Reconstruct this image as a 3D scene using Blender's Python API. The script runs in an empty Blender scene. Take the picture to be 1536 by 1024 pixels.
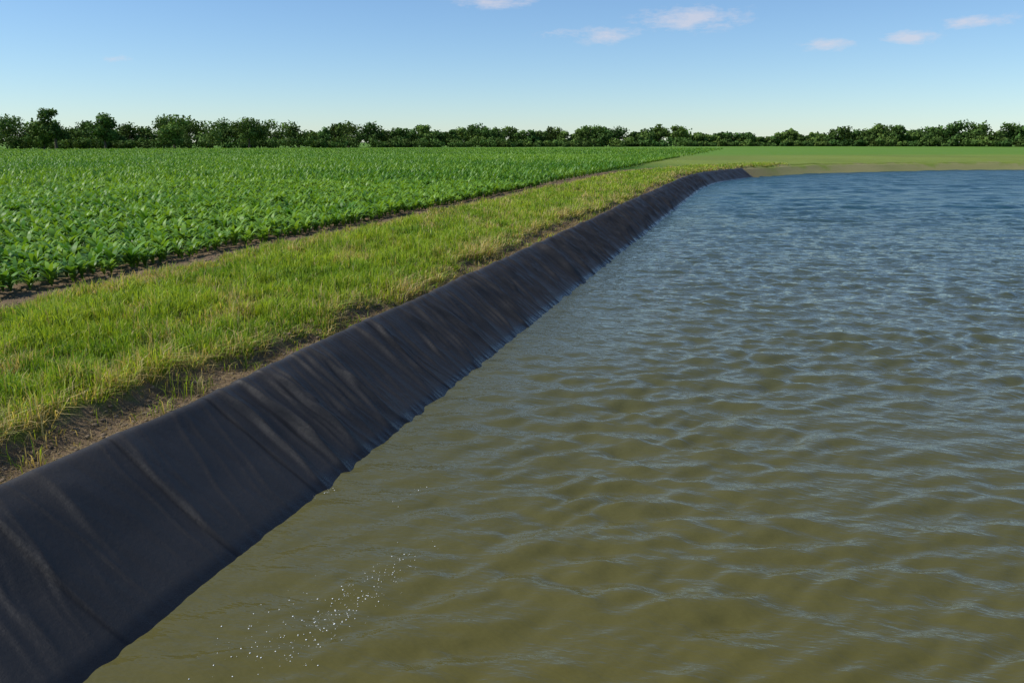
import bpy, math, numpy as np
rng = np.random.default_rng(7)
R = math.radians
scene = bpy.context.scene
# ------------------------------------------------------------ helpers
TAB = np.random.default_rng(3).random((256, 256))
def vn(x, y, seed=0):
    x = np.asarray(x, float) + seed*17.31; y = np.asarray(y, float) + seed*9.77
    xi = np.floor(x).astype(int); yi = np.floor(y).astype(int)
    fx = x-xi; fy = y-yi
    fx = fx*fx*(3-2*fx); fy = fy*fy*(3-2*fy)
    a = TAB[xi & 255, yi & 255]; b = TAB[(xi+1) & 255, yi & 255]
    c = TAB[xi & 255, (yi+1) & 255]; d = TAB[(xi+1) & 255, (yi+1) & 255]
    return (a*(1-fx)+b*fx)*(1-fy)+(c*(1-fx)+d*fx)*fy
def fbm(x, y, o=4, seed=0):
    r = 0; a = .5; t = 0
    for i in range(o):
        r = r+a*vn(x*2**i, y*2**i, seed+i*3); t += a; a *= .5
    return r/t-.5
def sst(a, b, x):
    t = np.clip((x-a)/(b-a), 0, 1); return t*t*(3-2*t)

def make_mesh(name, verts, faces_list, mats, cols=None, attrs=None, smooth=False, uv=None):
    me = bpy.data.meshes.new(name)
    verts = np.asarray(verts, np.float32)
    me.vertices.add(len(verts)); me.vertices.foreach_set('co', verts.ravel())
    li = []; ls = []; mi = []; pos = 0
    for f, m in faces_list:
        f = np.asarray(f, np.int32); n, k = f.shape
        li.append(f.ravel()); ls.append(pos+np.arange(n)*k); mi.append(np.full(n, m)); pos += n*k
    li = np.concatenate(li); ls = np.concatenate(ls); mi = np.concatenate(mi)
    me.loops.add(len(li)); me.loops.foreach_set('vertex_index', li.astype(np.int32))
    me.polygons.add(len(ls)); me.polygons.foreach_set('loop_start', ls.astype(np.int32))
    me.polygons.foreach_set('material_index', mi.astype(np.int32))
    for m in mats: me.materials.append(m)
    me.update(calc_edges=True)
    if smooth: me.polygons.foreach_set('use_smooth', np.ones(len(ls), bool))
    if cols is not None:
        a = me.color_attributes.new('Col', 'FLOAT_COLOR', 'POINT')
        c = np.ones((len(verts), 4), np.float32); c[:, :3] = cols
        a.data.foreach_set('color', c.ravel())
    if attrs:
        for k, v in attrs.items():
            a = me.attributes.new(k, 'FLOAT', 'POINT'); a.data.foreach_set('value', np.asarray(v, np.float32).ravel())
    ob = bpy.data.objects.new(name, me); scene.collection.objects.link(ob)
    return ob
def grid_faces(nr, nc, off=0, wrap=False):
    i = np.arange(nr-1)[:, None]; j = np.arange(nc if wrap else nc-1)[None, :]
    j2 = (j+1) % nc
    return np.stack([i*nc+j, i*nc+j2, (i+1)*nc+j2, (i+1)*nc+j], -1).reshape(-1, 4)+off

class NT:
    def __init__(s, tree): s.t = tree; s.n = tree.nodes; s.l = tree.links
    def new(s, typ, **kw):
        n = s.n.new(typ)
        for k, v in kw.items():
            if k == 'ins':
                for kk, vv in v.items():
                    if isinstance(vv, bpy.types.NodeSocket): s.l.new(vv, n.inputs[kk])
                    else: n.inputs[kk].default_value = vv
            else: setattr(n, k, v)
        return n
    def math(s, op, a, b=0.0, c=0.0, clamp=False):
        n = s.new('ShaderNodeMath', operation=op, use_clamp=clamp, ins={0: a, 1: b, 2: c}); return n.outputs[0]
    def mix(s, f, a, b, bt='MIX'):
        n = s.new('ShaderNodeMixRGB', blend_type=bt, ins={0: f, 1: a, 2: b}); return n.outputs[0]
    def noise(s, vec, scale, detail=4, rough=.55, dims='3D'):
        n = s.new('ShaderNodeTexNoise', noise_dimensions=dims, ins={'Scale': scale, 'Detail': detail, 'Roughness': rough})
        if vec is not None: s.l.new(vec, n.inputs['Vector'])
        return n.outputs['Fac']
def material(name):
    m = bpy.data.materials.new(name); m.use_nodes = True
    nt = NT(m.node_tree); b = nt.n['Principled BSDF']; o = nt.n['Material Output']
    return m, nt, b, o

# ------------------------------------------------------------ camera
H = 3.0; PITCH = 14.05; YAW = 16.8; F = 28/36*1536
cam = bpy.data.cameras.new('camera'); co = bpy.data.objects.new('camera', cam)
scene.collection.objects.link(co); scene.camera = co
cam.lens = 28; cam.sensor_width = 36; cam.clip_start = .05; cam.clip_end = 8000
co.location = (0, 0, H); co.rotation_euler = (R(90-PITCH), 0, R(YAW))
def pix_dir(u, v):
    X = u-768; Yc = 512-v; p = R(PITCH); a = R(YAW)
    yf = F*math.cos(p)+Yc*math.sin(p); z = -F*math.sin(p)+Yc*math.cos(p)
    return (X*math.cos(a)-yf*math.sin(a), X*math.sin(a)+yf*math.cos(a), z)
def pix_azel(u, v):
    x, y, z = pix_dir(u, v); return math.atan2(x, y), math.atan2(z, math.hypot(x, y))

# ------------------------------------------------------------ light
SUN_AZ, SUN_EL = -112.0, 50.0
w = bpy.data.worlds.new('World'); scene.world = w; w.use_nodes = True
nt = NT(w.node_tree); bg = nt.n['Background']
sky = nt.new('ShaderNodeTexSky', sky_type='NISHITA', sun_disc=False, sun_elevation=R(SUN_EL), sun_rotation=R(SUN_AZ % 360),
             altitude=100, air_density=1.0, dust_density=0.1, ozone_density=4.0)
tc = nt.new('ShaderNodeTexCoord').outputs['Generated']
sep = nt.new('ShaderNodeSeparateXYZ', ins={0: tc})
az = nt.math('ARCTAN2', sep.outputs[0], sep.outputs[1])
el = nt.math('ARCSINE', sep.outputs[2])
comb = nt.new('ShaderNodeCombineXYZ', ins={0: az, 1: nt.math('MULTIPLY', el, 3.2), 2: 0.0}).outputs[0]
nz = nt.noise(comb, 30, 6, .70, '2D')
tot = None
for (u, v, wu, wv, st) in [(1035, 28, 115, 26, 1.), (905, 54, 66, 17, .95), (1240, 68, 52, 13, 1.), (1362, 57, 52, 15, 1.), (1470, 32, 60, 14, .95),
                           (740, 3, 90, 14, .95), (830, 50, 38, 12, .7), (1640, 50, 60, 14, .8), (168, 88, 40, 9, .6)]:
    a0, e0 = pix_azel(u, v)
    da = nt.math('MULTIPLY_ADD', az, F/wu, -a0*F/wu); de = nt.math('MULTIPLY_ADD', el, F/wv, -e0*F/wv)
    r = nt.math('SQRT', nt.math('MULTIPLY_ADD', da, da, nt.math('MULTIPLY', de, de)))
    k = nt.math('MULTIPLY', nt.math('SUBTRACT', 1.0, r, clamp=True), st)
    tot = k if tot is None else nt.math('ADD', tot, k)
cm = nt.math('MULTIPLY', nt.math('SUBTRACT', nt.math('MULTIPLY_ADD', tot, .62, nz), .67), 2.2, clamp=True)
cm = nt.math('MULTIPLY', cm, nt.math('MULTIPLY', tot, 2.5, clamp=True))
cm = nt.math('MULTIPLY', cm, .62)
skyc = nt.mix(1.0, sky.outputs[0], (.87, 1.0, 1.12, 1), 'MULTIPLY')
cloudcol = (6.2, 5.9, 6.4, 1)
nt.l.new(nt.mix(cm, skyc, cloudcol), bg.inputs[0]); bg.inputs[1].default_value = .118
sun = bpy.data.lights.new('sun', 'SUN'); so = bpy.data.objects.new('sun', sun); scene.collection.objects.link(so)
sun.energy = 5.0; sun.angle = R(.5); sun.color = (1, .955, .87)
sv = (math.cos(R(SUN_EL))*math.sin(R(SUN_AZ)), math.cos(R(SUN_EL))*math.cos(R(SUN_AZ)), math.sin(R(SUN_EL)))
from mathutils import Vector
so.rotation_euler = Vector(sv).to_track_quat('Z', 'Y').to_euler(); so.location = (-30, -10, 40)
scene.view_settings.view_transform = 'Standard'; scene.view_settings.look = 'None'; scene.view_settings.exposure = 0

# ------------------------------------------------------------ waterline path
WX = -3.51
ctrl = np.array([(WX, 30), (WX, 48), (-3.35, 57), (-2.3, 66), (1.2, 77), (9, 89), (29, 104), (80, 122), (200, 146), (600, 180), (1400, 210), (3000, 235), (4500, 240)], float)
pts = []
for i in range(1, len(ctrl)-2):
    p0, p1, p2, p3 = ctrl[i-1:i+3]
    for t in np.linspace(0, 1, 24, endpoint=False):
        pts.append(.5*((2*p1)+(-p0+p2)*t+(2*p0-5*p1+4*p2-p3)*t*t+(-p0+3*p1-3*p2+p3)*t**3))
pts = np.vstack([[(WX, -150.)], [(WX, y) for y in np.arange(-100, 47, 4.)], np.array(pts)])
seg = np.hypot(*np.diff(pts, axis=0).T); S = np.concatenate([[0], np.cumsum(seg)])-150
tan = np.gradient(pts, axis=0); tan /= np.linalg.norm(tan, axis=1)[:, None]
for _ in range(8):
    tan[1:-1] = (tan[:-2]+tan[1:-1]*2+tan[2:])/4
tan /= np.linalg.norm(tan, axis=1)[:, None]
def P(s, d):
    x = np.interp(s, S, pts[:, 0]); y = np.interp(s, S, pts[:, 1])
    tx = np.interp(s, S, tan[:, 0]); ty = np.interp(s, S, tan[:, 1])
    return x-ty*d, y+tx*d
LINER_END = 74.0
ZT, DT = .75, 1.08
EDGE = lambda s: 1.60+.42*fbm(s*.9, s*0+3, 3, 5)*2+.10*np.sin(s*.33+1)
def ground_z(s, d):
    base = np.interp(d, [-1.2, 0, DT, 1.5, 1.75, 2.6, 4.5, 5.7, 6.1, 6.6, 7.4, 9, 13, 3000], [-.9, -.06, .685, .725, .80, .83, .80, .74, .70, .70, .69, .70, .86, .86])
    e = EDGE(s)
    step = .09*sst(e-.08, e+.05, d)-.035
    n = .16*fbm(s*.8, d*.8, 3, 1)+.065*fbm(s*4, d*4, 3, 2)+.02*fbm(s*14, d*14, 2, 9)
    far = sst(74, 90, s)*sst(-1, .2, d)*(1-sst(1.2, 4, d))*.16*(fbm(s*.25, d*.6, 3, 91)*2)
    return base+(n+step)*sst(DT+.05, 1.6, d)+.03*fbm(s*3, d*3, 3, 4)*sst(DT, 1.2, d)+far

# ------------------------------------------------------------ ground
def spaced(rs):
    out = []
    for a, b, st in rs: out.append(np.arange(a, b, st))
    return np.concatenate(out)
sg = spaced([(-150, -4, 4), (-4, 14, .07), (14, 30, .18), (30, 70, .5), (70, 160, 1.0), (160, 400, 10), (400, 4500, 150)])
dg = spaced([(-1.2, 1.0, .2), (1.0, 2.4, .045), (2.4, 8, .12), (8, 16, .5), (16, 60, 3), (60, 300, 20), (300, 3400, 300)])
SS, DD = np.meshgrid(sg, dg, indexing='ij')
X, Y = P(SS, DD); Z = ground_z(SS, DD)
gm, g, b, o = material('ground_soil_and_turf')
ad = g.new('ShaderNodeAttribute', attribute_name='d').outputs['Fac']
ae = g.new('ShaderNodeAttribute', attribute_name='edge').outputs['Fac']
af = g.new('ShaderNodeAttribute', attribute_name='far').outputs['Fac']
pos = g.new('ShaderNodeNewGeometry').outputs['Position']
n1 = g.noise(pos, 1.2, 4, .55, '2D'); n2 = g.noise(pos, 9, 4, .65, '2D'); n3 = g.noise(pos, 60, 3, .7, '2D'); n4 = g.noise(pos, .12, 3, .55, '2D')
dd = g.math('ADD', g.math('SUBTRACT', ad, ae), g.math('MULTIPLY', g.math('SUBTRACT', n2, .5), .35))
dirt = g.mix(n2, (.13, .09, .055, 1), (.31, .225, .135, 1)); dirt = g.mix(g.math('MULTIPLY', n3, .7), dirt, (.06, .042, .027, 1))
turf = g.mix(n1, (.065, .105, .016, 1), (.15, .18, .032, 1)); turf = g.mix(g.math('MULTIPLY', n3, .5), turf, (.10, .08, .03, 1))
crop = g.mix(n1, (.030, .080, .011, 1), (.065, .14, .018, 1))
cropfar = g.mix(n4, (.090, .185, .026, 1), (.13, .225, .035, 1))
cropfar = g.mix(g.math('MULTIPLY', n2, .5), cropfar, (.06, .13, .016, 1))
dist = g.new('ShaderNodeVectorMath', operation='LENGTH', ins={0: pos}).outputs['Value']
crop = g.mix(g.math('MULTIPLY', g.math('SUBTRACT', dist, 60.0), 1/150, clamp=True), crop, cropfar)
def step_(x, a, wd): return g.math('MULTIPLY', g.math('SUBTRACT', x, a), 1/wd, clamp=True)
col = g.mix(step_(dd, -.05, .1), dirt, turf)
col = g.mix(step_(dd, 4.05, .12), col, dirt)
col = g.mix(step_(dd, 4.28, .1), col, turf)
col = g.mix(step_(dd, 4.9, .2), col, dirt)
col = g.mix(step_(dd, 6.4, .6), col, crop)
tan_ = g.mix(n2, (.27, .24, .12, 1), (.17, .18, .07, 1))
n5 = g.noise(pos, .35, 4, .6, '2D')
fg = g.mix(n1, (.12, .18, .03, 1), (.19, .22, .05, 1))
dn = g.math('ADD', ad, g.math('MULTIPLY', g.math('SUBTRACT', n5, .5), 5.0))
fcol = g.mix(step_(dn, .9, 1.0), tan_, fg)
n6 = g.noise(pos, .04, 3, .6, '2D')
fcol = g.mix(g.math('MULTIPLY', g.math('SUBTRACT', n6, .42), 5.0, clamp=True), fcol, g.mix(.5, fcol, (.10, .14, .03, 1)))
fcol = g.mix(step_(dn, 34, 20), fcol, cropfar)
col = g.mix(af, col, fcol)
g.l.new(col, b.inputs['Base Color']); b.inputs['Roughness'].default_value = .95; b.inputs['Specular IOR Level'].default_value = .1
bn = g.math('ADD', g.math('MULTIPLY', n2, .6), g.math('MULTIPLY', n3, .3))
g.l.new(g.new('ShaderNodeBump', ins={'Strength': .9, 'Distance': .06, 'Height': bn}).outputs[0], b.inputs['Normal'])
ground = make_mesh('ground', np.stack([X, Y, Z], -1).reshape(-1, 3), [(grid_faces(*SS.shape)[:, ::-1], 0)], [gm],
                   attrs={'d': DD, 'edge': EDGE(SS), 'far': sst(66, 84, SS)}, smooth=True)

# ------------------------------------------------------------ geomembrane liner
sl = spaced([(-30, -2, .3), (-2, 14, .016), (14, 30, .03), (30, 60, .08), (60, LINER_END, .25)])
tl = np.concatenate([np.linspace(-.9, 1.0, 64), [1.03, 1.06, 1.085, 1.105, 1.125, 1.145, 1.17, 1.20, 1.25, 1.30, 1.38]])
zprof = lambda d: np.interp(d, [-.9, 0, .5, 1.0, 1.06, 1.09, 1.115, 1.15, 1.20, 1.38], [-.63, .0, .335, .705, .75, .767, .772, .768, .745, .62])
SL, TL = np.meshgrid(sl, tl, indexing='ij')
disp = .045*fbm(SL*.8, TL*.7, 3, 11)+.026*fbm(SL*4.5+TL*1.2, TL*.8, 3, 12)+.010*fbm(SL*16+TL*4, TL*1.2, 2, 13)
r2 = np.random.default_rng(5)
def folds(a, b, dens_f, wr_, Ar_, slant, near=.4):
    global disp
    s0 = a
    while s0 < b:
        s0 += r2.exponential(dens_f(s0))*.7+dens_f(s0)*.3
        wd = r2.uniform(*wr_)*(1 if s0 < 25 else 1.5); A = r2.uniform(*Ar_)*(near if s0 < 5.8 else 1.0)*(1 if s0 < 16 else 1.4)
        k = r2.normal(slant, .16); i0, i1 = np.searchsorted(sl, [s0-1.4, s0+1.4])
        if i1-i0 < 2: continue
        ss = SL[i0:i1]; tt = TL[i0:i1]
        u = ss-s0-k*(1.0-tt)*.8-.03*np.sin(tt*4+s0*3)-.010*np.sin(tt*13+s0*7)
        if r2.random() < .40:
            hi = r2.uniform(.7, 1.3); lo = hi-r2.uniform(.6, 1.1); env = sst(lo-.4, lo+.4, tt)*(1-sst(hi-.4, hi+.3, tt))
        else: env = 1-sst(1.15, 1.3, tt)
        wr = np.where(u > 0, wd*2.2, wd*.7)
        disp[i0:i1] += A*env*np.exp(-(np.abs(u)/wr)**1.5)
folds(-3, LINER_END, lambda s: .50 if s < 5.8 else (.24 if s < 30 else .32), (.03, .065), (.026, .066), -.12)
folds(-3, 60, lambda s: .16 if s < 5.8 else .08, (.010, .024), (.007, .024), -.15, .5)
seam = np.zeros_like(SL)
for q in [-1.2, 1.1, 2.3, 3.45, 4.58, 5.72, 8.9, 12.6, 17.5, 23, 30, 39, 50]:
    u = SL-q-.02*np.sin(TL*3+q)
    disp += .016*(sst(-.010, .010, u)*(1-sst(.05, .35, u)))
    seam += np.exp(-((u+.010)/.014)**2)
disp *= (1-sst(1.2, 1.3, TL))*(.25+.75*sst(-.05, .45, TL))*(.55+.45*(1-sst(.9, 1.1, TL)))
D0 = TL+.07*fbm(SL*.8, SL*0+7, 3, 21)*sst(.9, 1.1, TL)
Dn = D0-disp*.57; Zl = zprof(TL)+disp*.82+.06*fbm(SL*.5, SL*0, 3, 22)*sst(.3, 1.1, TL)+.004
X, Y = P(SL, Dn)
lm, g, b, o = material('hdpe_liner')
pos = g.new('ShaderNodeNewGeometry').outputs['Position']
se = g.new('ShaderNodeAttribute', attribute_name='seam').outputs['Fac']
ta = g.new('ShaderNodeAttribute', attribute_name='t').outputs['Fac']
n1 = g.noise(pos, 1.6, 5, .6); n2 = g.noise(pos, 28, 4, .7); n3 = g.noise(pos, 260, 3, .6)
col = g.mix(n1, (.012, .012, .0125, 1), (.028, .027, .028, 1))
dust = g.math('MULTIPLY', g.math('SUBTRACT', g.math('ADD', ta, g.math('MULTIPLY', n1, .9)), 1.25), .9, clamp=True)
col = g.mix(g.math('MULTIPLY', dust, .36), col, (.11, .085, .06, 1))
spk = g.math('MULTIPLY', g.math('SUBTRACT', n2, .60), 4.0, clamp=True)
col = g.mix(g.math('MULTIPLY', spk, .25), col, (.085, .072, .06, 1))
col = g.mix(g.math('MULTIPLY', se, .9), col, (.003, .003, .004, 1))
wet = g.math('MULTIPLY', g.math('SUBTRACT', g.math('ADD', .07, g.math('MULTIPLY', n1, .09)), ta), 14.0, clamp=True)
col = g.mix(g.math('MULTIPLY', wet, .6), col, (.006, .007, .008, 1))
g.l.new(col, b.inputs['Base Color'])
g.l.new(g.math('SUBTRACT', g.math('ADD', .46, g.math('MULTIPLY', n2, .2)), g.math('MULTIPLY', wet, .3)), b.inputs['Roughness'])
b.inputs['Specular IOR Level'].default_value = .32
bn = g.math('ADD', g.math('MULTIPLY', n2, .5), g.math('MULTIPLY', n3, .18))
g.l.new(g.new('ShaderNodeBump', ins={'Strength': .8, 'Distance': .009, 'Height': bn}).outputs[0], b.inputs['Normal'])
make_mesh('geomembrane_liner', np.stack([X, Y, Zl], -1).reshape(-1, 3), [(grid_faces(*SL.shape)[:, ::-1], 0)], [lm],
          attrs={'seam': seam, 't': TL}, smooth=True)

# ------------------------------------------------------------ water
ca = -R(YAW)
front = np.linspace(-R(54), R(54), 900); back = np.linspace(R(54), R(306), 80)[1:-1]
th = np.concatenate([front, back])+ca; NF = 900
rr = np.concatenate([[.05, .4, .8, 1.2], np.geomspace(1.5, 110, 860), np.geomspace(112, 3500, 60)])
RR, TH = np.meshgrid(rr, th, indexing='ij')
X = RR*np.sin(TH); Y = RR*np.cos(TH); Zw = np.zeros_like(X)
drad = RR*.0050; dang = np.where(np.arange(len(th)) < NF, R(108)/NF, R(3.1))[None, :]*RR
sp = np.maximum(drad, dang)
rw = np.random.default_rng(21)
wx = X+.34*fbm(X*.6, Y*.6, 3, 31); wy = Y+.34*fbm(X*.6, Y*.6, 3, 35)
main = ca+R(-8)
gust = .5+1.0*np.clip(.5+1.6*fbm(X*.26, Y*.26, 3, 41), 0, 1)
gust2 = .5+1.0*np.clip(.5+1.6*fbm(X*.31, Y*.31, 3, 47), 0, 1)
vis = rr < 112; kx = np.count_nonzero(vis)
for i in range(100):
    big = i >= 82
    lam = math.exp(rw.uniform(math.log(.13), math.log(.95))) if not big else math.exp(rw.uniform(math.log(.9), math.log(3.0)))
    a = main+rw.normal(0, R(27)); k = 2*math.pi/lam
    eps = .029*(1.35 if .25 < lam < .65 else .75)
    ph = k*(wx[:kx]*math.sin(a)+wy[:kx]*math.cos(a))+rw.uniform(0, 6.28)
    att = 1-sst(lam*.20, lam*.42, sp[:kx])
    if big: att = att*sst(12, 45, RR[:kx])*1.2
    sh = np.sin(ph)+.30*np.cos(2*ph)
    Zw[:kx] += eps/k*sh*att*(gust if i % 2 else gust2)[:kx]
calm = .40+.60*sst(.2, 3.2, X-WX)
Zw *= np.where(RR < 110, calm, 1)
wm, g, b, o = material('murky_water')
pos = g.new('ShaderNodeNewGeometry').outputs['Position']
mp = g.new('ShaderNodeMapping', ins={'Vector': pos, 'Rotation': (0, 0, R(YAW+14)), 'Scale': (.5, 1.3, 1)}).outputs[0]
n1 = g.noise(mp, 3.0, 3, .6, '2D'); n2 = g.noise(mp, 14, 2, .6, '2D'); n3 = g.noise(pos, .35, 3, .5, '2D'); n0 = g.noise(mp, .55, 3, .6, '2D')
dist = g.new('ShaderNodeVectorMath', operation='LENGTH', ins={0: pos}).outputs['Value']
fd = g.math('MULTIPLY', g.math('SUBTRACT', dist, 7.0), 1/32, clamp=True)
fd2 = g.math('MULTIPLY', g.math('SUBTRACT', dist, 18.0), 1/60, clamp=True)
hgt = g.math('ADD', g.math('MULTIPLY', n2, .007), g.math('MULTIPLY', g.math('MULTIPLY', n1, .16), g.math('ADD', fd, .04)))
hgt = g.math('ADD', hgt, g.math('MULTIPLY', g.math('MULTIPLY', n0, .55), fd2))
g.l.new(g.new('ShaderNodeBump', ins={'Strength': 1.0, 'Distance': 1.0, 'Height': hgt}).outputs[0], b.inputs['Normal'])
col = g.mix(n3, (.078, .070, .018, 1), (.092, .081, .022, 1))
refl_blue = g.math('POWER', g.math('MULTIPLY', g.math('SUBTRACT', dist, 4.0), 1/40, clamp=True), .82)
col = g.mix(refl_blue, col, (.013, .050, .064, 1))  # base colour turns bluer with distance, painting in sky reflected off the waves
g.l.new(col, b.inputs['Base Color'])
g.l.new(g.math('MULTIPLY_ADD', fd2, .22, .05), b.inputs['Roughness'])
b.inputs['IOR'].default_value = 1.333
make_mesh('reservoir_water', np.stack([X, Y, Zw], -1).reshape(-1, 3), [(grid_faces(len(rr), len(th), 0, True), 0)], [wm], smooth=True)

# ------------------------------------------------------------ leaf material
def leafmat(name, rough, trans, spec=.4):
    m, g, b, o = material(name)
    c = g.new('ShaderNodeAttribute', attribute_name='Col').outputs['Color']
    g.l.new(c, b.inputs['Base Color']); b.inputs['Roughness'].default_value = rough; b.inputs['Specular IOR Level'].default_value = spec
    tr = g.new('ShaderNodeBsdfTranslucent'); g.l.new(g.mix(1.0, c, (1.3, 1.2, .5, 1), 'MULTIPLY'), tr.inputs[0])
    mx = g.new('ShaderNodeMixShader', ins={0: trans}); g.l.new(b.outputs[0], mx.inputs[1]); g.l.new(tr.outputs[0], mx.inputs[2])
    g.l.new(mx.outputs[0], o.inputs[0]); return m

# ------------------------------------------------------------ grass
def grass(name, s, d, hgt, wid, cols, lean, leandir, mat, flat=None):
    n = len(s); x, y = P(s, d); z = ground_z(s, d)-.012
    a = rng.uniform(0, 2*np.pi, n)
    dx, dy = np.cos(a), np.sin(a)
    lx = lean*np.cos(leandir)*hgt; ly = lean*np.sin(leandir)*hgt
    zz = hgt*np.sqrt(np.clip(1-np.minimum(lean, .98)**2*.7, .05, 1))
    V = np.empty((n, 5, 3), np.float32)
    for i, (f, wf) in enumerate([(0, .5), (0, .5), (.5, .42), (.5, .42), (1, 0)]):
        sgn = -1 if i in (0, 2) else 1
        lf = f**2; hf = f if f < 1 else 1
        V[:, i, 0] = x+lx*lf+dx*wid*wf*sgn; V[:, i, 1] = y+ly*lf+dy*wid*wf*sgn
        V[:, i, 2] = z+zz*(hf+.18*(f == .5)-.12*(f == 1)*np.minimum(lean, 1))
    base = np.arange(n)[:, None]*5
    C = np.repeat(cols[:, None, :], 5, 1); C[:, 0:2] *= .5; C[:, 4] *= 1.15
    return make_mesh(name, V.reshape(-1, 3), [(base+np.array([0, 1, 3, 2]), 0), (base+np.array([2, 3, 4]), 0)], [mat], cols=C.reshape(-1, 3))
def pick(n): 
    return rng.random(n)
gmname = leafmat('grass_blade', .5, .40, .3)
sa, da = [], []
for a, b_, dens in [(-3, 1, 400), (1, 9, 2700), (9, 16, 1700), (16, 28, 900), (28, 50, 450), (50, 84, 200)]:
    n = int((b_-a)*5.2*dens); sa.append(rng.uniform(a, b_, n)); da.append(rng.uniform(1.2, 6.6, n))
s = np.concatenate(sa); d = np.concatenate(da)
e = EDGE(s)+.16*fbm(s*6, d*6, 2, 8)
rel = d-e
cl = fbm(s*3.4, d*3.4, 3, 51)*1.9+.5; cl2 = fbm(s*.7, d*.7, 3, 52)*1.4+.5
prob = np.where(rel < 0, .0, 1.0)*(.35+1.2*cl)
prob *= 1-.93*np.exp(-((rel-4.15+.2*fbm(s*1.5, d*0, 2, 4))/.13)**4)
fr = sst(4.75, 5.1, rel+.35*fbm(s*1.2, d*1.2, 3, 61)*2); prob *= 1-fr*.97
prob = np.where(rel > 6.0, 0, prob)
prob = np.maximum(prob, np.where((rel > -.45) & (rel < 0), .025+.16*(cl > .68), 0))
keep = (pick(len(s)) < prob) & (d > 1.24); s, d, rel, cl, cl2 = [q[keep] for q in (s, d, rel, cl, cl2)]
n = len(s)
hg = (.05+.24*np.clip(cl, .05, 1.1)*rng.uniform(.4, 1.3, n))*(.7+.6*cl2)*np.where(rel < 0, .6, 1)*np.where(rel > 4.1, .75, 1)
hg *= 1+.35*np.exp(-(rel/.25)**2)
wd = rng.uniform(.005, .010, n)*(1+np.clip(s-6, 0, 90)*.065)
g1 = np.array([.19, .33, .022]); g2 = np.array([.43, .54, .045]); st = np.array([.68, .54, .24]); dk = np.array([.07, .14, .013])
t = np.clip(rng.normal(.5, .3, n)+(cl2-.5)*1.2, 0, 1)[:, None]
C = g1*(1-t)+g2*t
m = (rng.random(n) < .18)[:, None]; C = np.where(m, dk, C)
dry = np.clip(.06+.5*np.exp(-np.abs(rel)/.22)+2.2*np.clip(fbm(s*1.1, d*1.6, 4, 71)-.02, 0, 1)+.3*(rel > 4.1), 0, .8)
m = (rng.random(n) < dry)[:, None]; C = np.where(m, st*rng.uniform(.5, 1.1, (n, 1)), C)
lean = np.abs(rng.normal(.42, .34, n)); ld = rng.uniform(0, 2*np.pi, n)
edge = np.exp(-np.abs(rel)/.15); out = rng.random(n) < edge*.8
lean = np.where(out, lean+.5, lean); ld = np.where(out, rng.normal(0, .9, n), ld)
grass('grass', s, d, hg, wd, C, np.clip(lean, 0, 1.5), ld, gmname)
print('blades', n)
n = 14000; s = rng.uniform(-1, 26, n); d = 1.2+rng.random(n)*.55
hg = rng.uniform(.03, .11, n)
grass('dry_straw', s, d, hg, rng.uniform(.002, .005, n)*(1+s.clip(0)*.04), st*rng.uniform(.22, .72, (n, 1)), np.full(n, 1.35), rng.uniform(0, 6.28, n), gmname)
def blobs(name, cx, cy, cz, r, mat, squash=.6):
    n = len(cx)
    ph = (1+5**.5)/2
    iv = np.array([(-1, ph, 0), (1, ph, 0), (-1, -ph, 0), (1, -ph, 0), (0, -1, ph), (0, 1, ph), (0, -1, -ph), (0, 1, -ph), (ph, 0, -1), (ph, 0, 1), (-ph, 0, -1), (-ph, 0, 1)])/1.9
    fc = np.array([(0, 11, 5), (0, 5, 1), (0, 1, 7), (0, 7, 10), (0, 10, 11), (1, 5, 9), (5, 11, 4), (11, 10, 2), (10, 7, 6), (7, 1, 8), (3, 9, 4), (3, 4, 2), (3, 2, 6), (3, 6, 8), (3, 8, 9), (4, 9, 5), (2, 4, 11), (6, 2, 10), (8, 6, 7), (9, 8, 1)])
    V = iv[None]*r[:, None, None]*rng.uniform(.7, 1.3, (n, 12, 1)); V[..., 2] *= squash
    V = V+np.stack([cx, cy, cz], -1)[:, None]
    return make_mesh(name, V.reshape(-1, 3), [((np.arange(n)[:, None, None]*12+fc).reshape(-1, 3), 0)], [mat])
sm, g, b, o = material('soil_clod')
pos = g.new('ShaderNodeNewGeometry').outputs['Position']
g.l.new(g.mix(g.noise(pos, 12, 3), (.075, .052, .034, 1), (.24, .18, .11, 1)), b.inputs['Base Color']); b.inputs['Roughness'].default_value = .95
n = 9000; s = rng.uniform(-1, 30, n); d = np.where(rng.random(n) < .6, 1.22+rng.random(n)*.5, 6.4+rng.random(n)*1.2)
x, y = P(s, d); blobs('soil_clods', x, y, ground_z(s, d)+.002, .004+.026*rng.random(n)**3+.004*(d > 3), sm)
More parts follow.
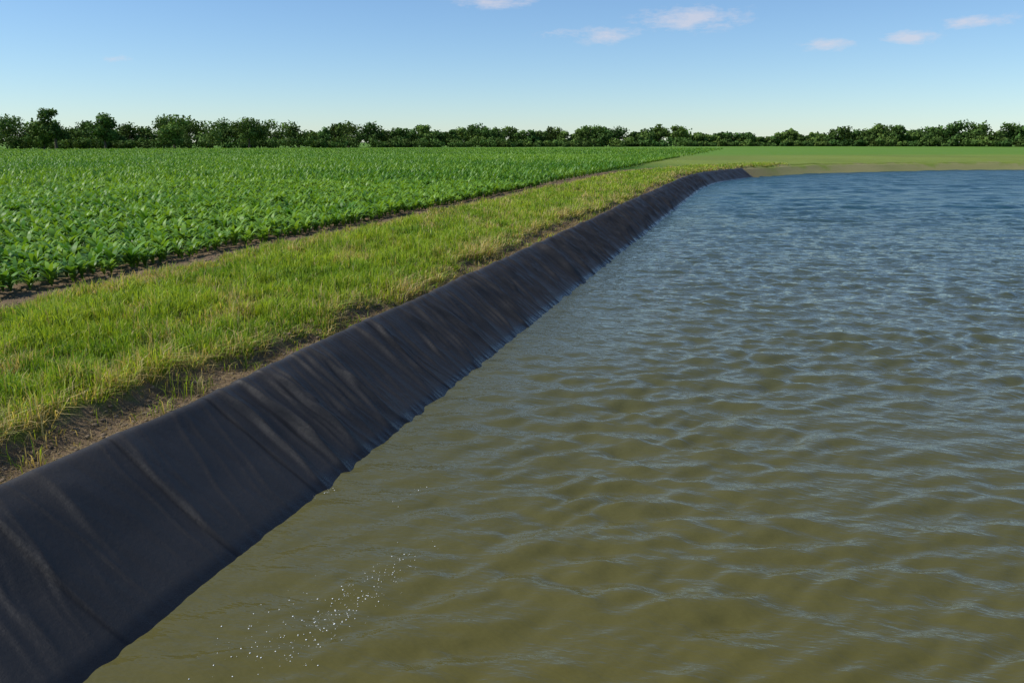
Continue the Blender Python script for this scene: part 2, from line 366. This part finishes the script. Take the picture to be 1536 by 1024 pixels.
# small white flecks added on the water as painted sun glints
fm, g, b, o = material('glint_white')
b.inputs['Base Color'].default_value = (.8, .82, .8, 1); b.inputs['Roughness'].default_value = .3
def onwater(u, v):
    x, y, z = pix_dir(u, v); k = -H/z; return x*k, y*k
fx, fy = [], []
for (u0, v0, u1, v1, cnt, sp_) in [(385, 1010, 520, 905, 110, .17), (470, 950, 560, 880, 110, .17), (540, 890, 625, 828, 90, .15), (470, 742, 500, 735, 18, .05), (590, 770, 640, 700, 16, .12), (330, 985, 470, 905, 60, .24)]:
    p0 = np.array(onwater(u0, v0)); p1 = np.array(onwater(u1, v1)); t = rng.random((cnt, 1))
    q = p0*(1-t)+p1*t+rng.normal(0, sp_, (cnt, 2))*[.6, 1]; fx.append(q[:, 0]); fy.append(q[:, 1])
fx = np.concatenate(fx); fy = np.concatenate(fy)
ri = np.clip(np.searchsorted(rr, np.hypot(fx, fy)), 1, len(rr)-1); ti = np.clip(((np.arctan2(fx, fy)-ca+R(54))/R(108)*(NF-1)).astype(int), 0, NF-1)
blobs('glint_flecks', fx, fy, Zw[ri, ti]+.001, .0014+.0046*rng.random(len(fx))**2.6, fm, .5)

# ------------------------------------------------------------ crop field
cmn = leafmat('crop_leaf', .48, .36, .34)
def plant_template(nl, segs, hgt, r):
    V = []; Fq = []; sh = []
    for i in range(nl):
        a = i*2.4+r.uniform(-.4, .4); f = i/nl
        L = hgt*r.uniform(.65, 1.05)*(1-.2*f); wdt = hgt*r.uniform(.12, .18)
        z0 = hgt*(.05+.40*f); up = r.uniform(.85, 1.42)
        p = np.array([0, 0, z0]); ang = up; base = len(V)
        prof = {4: [.35, .9, 1, .65, .02], 2: [.6, 1, .06]}[segs]
        for q in range(segs+1):
            wv = wdt*prof[q]*.5; sd = np.array([-math.sin(a), math.cos(a), 0])
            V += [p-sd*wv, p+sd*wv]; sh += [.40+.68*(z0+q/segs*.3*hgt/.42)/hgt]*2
            st_ = L/segs; p = p+st_*np.array([math.cos(ang)*math.cos(a), math.cos(ang)*math.sin(a), math.sin(ang)])
            ang -= r.uniform(.25, .60)*(4/segs)*.8
        for q in range(segs): Fq.append([base+2*q, base+2*q+1, base+2*q+3, base+2*q+2])
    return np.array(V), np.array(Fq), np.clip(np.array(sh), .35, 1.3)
def plants(x, y, z, sc, temps, voff, Vs, Fs, Cs, tintfar):
    n = len(x); tid = rng.integers(0, len(temps), n)
    for k, (V, Fq, sh) in enumerate(temps):
        m = tid == k; c = m.sum()
        if c == 0: continue
        a = rng.uniform(0, 6.28, c); ca_, sa_ = np.cos(a), np.sin(a)
        scc = sc[m][:, None]
        vx = (V[None, :, 0]*ca_[:, None]-V[None, :, 1]*sa_[:, None])*scc+x[m][:, None]
        vy = (V[None, :, 0]*sa_[:, None]+V[None, :, 1]*ca_[:, None])*scc+y[m][:, None]
        vz = V[None, :, 2]*scc+z[m][:, None]
        Vs.append(np.stack([vx, vy, vz], -1).reshape(-1, 3))
        Fs.append((Fq[None]+np.arange(c)[:, None, None]*len(V)).reshape(-1, 4)+voff); voff += c*len(V)
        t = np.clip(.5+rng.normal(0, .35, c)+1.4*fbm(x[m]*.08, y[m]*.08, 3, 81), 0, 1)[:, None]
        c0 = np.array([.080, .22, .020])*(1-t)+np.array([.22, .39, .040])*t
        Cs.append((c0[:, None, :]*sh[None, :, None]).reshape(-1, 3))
    return voff
r3 = np.random.default_rng(9)
tA = [plant_template(12, 4, .44, r3) for _ in range(10)]; tB = [plant_template(8, 2, .44, r3) for _ in range(6)]
tC = [plant_template(7, 2, .42, r3) for _ in range(4)]
CX = WX-7.35
Vs, Fs, Cs = [], [], []; vo = 0
def field(rowsp, psp, r0, r1):
    gx = np.arange(CX, -420, -rowsp); gy = np.arange(-2, 420, psp)
    gx = gx[np.abs(gx) < r1]; gy = gy[gy < r1]
    A, B = np.meshgrid(gx, gy, indexing='ij'); A = A.ravel()+rng.normal(0, .05, A.size); B = B.ravel()+rng.uniform(-.5, .5, B.size)*psp
    r = np.hypot(A, B); azz = np.degrees(np.arctan2(A, B))
    m = (r >= r0) & (r < r1) & (azz > -60)
    return A[m], B[m]
x, y = field(.46, .19, 0, 42); d = WX-x
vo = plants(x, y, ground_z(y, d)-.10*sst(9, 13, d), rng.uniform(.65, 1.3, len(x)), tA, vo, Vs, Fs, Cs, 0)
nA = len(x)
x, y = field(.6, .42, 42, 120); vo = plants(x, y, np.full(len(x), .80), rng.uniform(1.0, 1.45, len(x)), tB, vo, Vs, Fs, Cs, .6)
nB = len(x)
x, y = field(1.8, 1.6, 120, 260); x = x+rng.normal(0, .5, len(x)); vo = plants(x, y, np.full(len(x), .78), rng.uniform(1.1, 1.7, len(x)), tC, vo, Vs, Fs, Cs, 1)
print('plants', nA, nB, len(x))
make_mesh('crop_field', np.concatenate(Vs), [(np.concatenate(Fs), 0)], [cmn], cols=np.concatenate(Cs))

# ------------------------------------------------------------ trees
tm = leafmat('tree_foliage', .8, .15, .08)
bm_, g, b, o = material('bark')
pos = g.new('ShaderNodeNewGeometry').outputs['Position']
g.l.new(g.mix(g.noise(pos, 3, 5), (.04, .03, .022, 1), (.11, .085, .06, 1)), b.inputs['Base Color']); b.inputs['Roughness'].default_value = .9
def tube(p0, p1, r0, r1, Vl, Fl, off, k=6):
    p0 = np.array(p0, float); p1 = np.array(p1, float); dv = p1-p0; dv /= np.linalg.norm(dv)
    u = np.cross(dv, [.3, .9, .1]); u /= np.linalg.norm(u); v = np.cross(dv, u)
    a = np.arange(k)/k*2*np.pi
    ring = np.cos(a)[:, None]*u+np.sin(a)[:, None]*v
    Vl.append(np.vstack([p0+ring*r0, p1+ring*r1]))
    i = np.arange(k); Fl.append(np.stack([i, (i+1) % k, (i+1) % k+k, i+k], -1)+off)
    return off+2*k
def tree_geo(cx, cy, h, wdt, r, VL, FL, CL, VT, FT, offs, shrub=False, nleaf=520, lsz=.5):
    z0 = .7; oL, oT = offs
    tone = r.uniform(.7, 1.3); yel = r.uniform(0, 1)
    nb = r.integers(9, 15) if not shrub else r.integers(3, 6)
    cen = []
    for i in range(nb):
        f = r.uniform(.25, .86) if not shrub else r.uniform(.15, .6)
        rad = wdt*.5*(1-.75*abs(f-.5)**1.3)*math.sqrt(r.random())*.85; a = r.uniform(0, 6.28)
        br = wdt*r.uniform(.15, .27)
        cen.append((cx+rad*math.cos(a), cy+rad*math.sin(a), z0+h*f, br, r.uniform(.75, 1.2)))
    if not shrub: cen.append((cx+r.uniform(-.1, .1)*wdt, cy, z0+h*.86, wdt*.18, 1.1))
    if not shrub:
        top = (cx+r.uniform(-.3, .3), cy, z0+h*.5); oT = tube((cx, cy, z0-.3), top, .035*h, .02*h, VT, FT, oT)
        for c in cen[:5]:
            oT = tube((cx, cy, z0+h*r.uniform(.2, .42)), c[:3], .013*h, .004*h, VT, FT, oT, 5)
    tot = sum(c[3]**2 for c in cen)
    for (bx, by, bz, br, bt) in cen:
        n = int(nleaf*br*br/tot)+6
        v = r.normal(size=(n, 3)); v /= np.linalg.norm(v, axis=1)[:, None]
        rad = br*(r.uniform(.2, 1.15, n)**.6)[:, None]; v2 = v*rad*np.array([1, 1, .82])
        c = np.array([bx, by, bz])+v2
        c[:, 2] = np.maximum(c[:, 2], z0+.1)
        A = r.normal(size=(n, 3)); A /= np.linalg.norm(A, axis=1)[:, None]; B = np.cross(A, v); B /= (np.linalg.norm(B, axis=1)[:, None]+1e-6)
        sz = (lsz*r.uniform(.45, 1.2, n))[:, None]
        q = np.stack([c-A*sz, c-B*sz*.7, c+A*sz, c+B*sz*.7], 1)
        VL.append(q.reshape(-1, 3)); FL.append(np.arange(n*4).reshape(n, 4)+oL); oL += n*4
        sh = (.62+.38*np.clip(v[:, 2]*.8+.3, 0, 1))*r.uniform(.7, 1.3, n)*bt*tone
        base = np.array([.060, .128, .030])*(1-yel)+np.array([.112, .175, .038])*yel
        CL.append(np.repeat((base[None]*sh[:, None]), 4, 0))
    return oL, oT
def finish(name, VL, FL, CL, VT, FT):
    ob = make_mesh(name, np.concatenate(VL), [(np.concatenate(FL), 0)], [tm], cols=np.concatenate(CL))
    if VT:
        tr = make_mesh('trunks_and_limbs' if 'line' in name else 'trunk_and_limbs', np.concatenate(VT), [(np.concatenate(FT), 0)], [bm_], smooth=True)
        tr.parent = ob
    return ob
def at(u, dist):
    x, y, z = pix_dir(u, 217); L = math.hypot(x, y); return x/L*dist, y/L*dist
r4 = np.random.default_rng(33)
for (u, dist, h, wd_) in [(84, 258, 11.6, 7.5), (158, 258, 10.2, 8.5), (262, 262, 9.8, 12.0), (374, 272, 9.4, 10.5), (66, 266, 8.2, 7)]:
    VL, FL, CL, VT, FT = [], [], [], [], []
    x, y = at(u, dist); tree_geo(x, y, h, wd_, r4, VL, FL, CL, VT, FT, (0, 0), nleaf=2600, lsz=.38)
    finish('broadleaf_tree', VL, FL, CL, VT, FT)
VL, FL, CL, VT, FT = [], [], [], [], []; offs = (0, 0)
u = -900.0
while u < 2400:
    dist = np.interp(u, [-1100, 0, 500, 900, 1150, 1536, 2700], [270, 275, 310, 360, 430, 430, 520])
    ppm = F/dist
    hpx = np.interp(u, [-1100, 0, 60, 100, 200, 330, 480, 640, 780, 900, 1000, 1120, 1150, 1250, 1536, 2700], [40, 40, 34, 28, 33, 36, 33, 33, 29, 24, 28, 16, 18, 23, 26, 26])
    h = hpx/ppm*r4.uniform(.66, 1.25); wd_ = h*r4.uniform(.9, 1.4)
    x, y = at(u, dist+r4.uniform(0, 14))
    offs = tree_geo(x, y, h, wd_, r4, VL, FL, CL, VT, FT, offs, nleaf=1000, lsz=.44*dist/300)
    x, y = at(u+r4.uniform(-8, 8), dist+r4.uniform(14, 30)); offs = tree_geo(x, y, h*r4.uniform(.75, 1.0), wd_*1.2, r4, VL, FL, CL, VT, FT, offs, nleaf=520, lsz=.6*dist/300)
    for _ in range(2):
        x, y = at(u+r4.uniform(-14, 14), dist-r4.uniform(2, 10)); hs = h*r4.uniform(.4, .62)
        offs = tree_geo(x, y, hs, hs*1.9, r4, VL, FL, CL, VT, FT, offs, shrub=True, nleaf=340, lsz=.40*dist/300)
    u += wd_*ppm*r4.uniform(.42, .78)
finish('tree_line', VL, FL, CL, VT, FT)
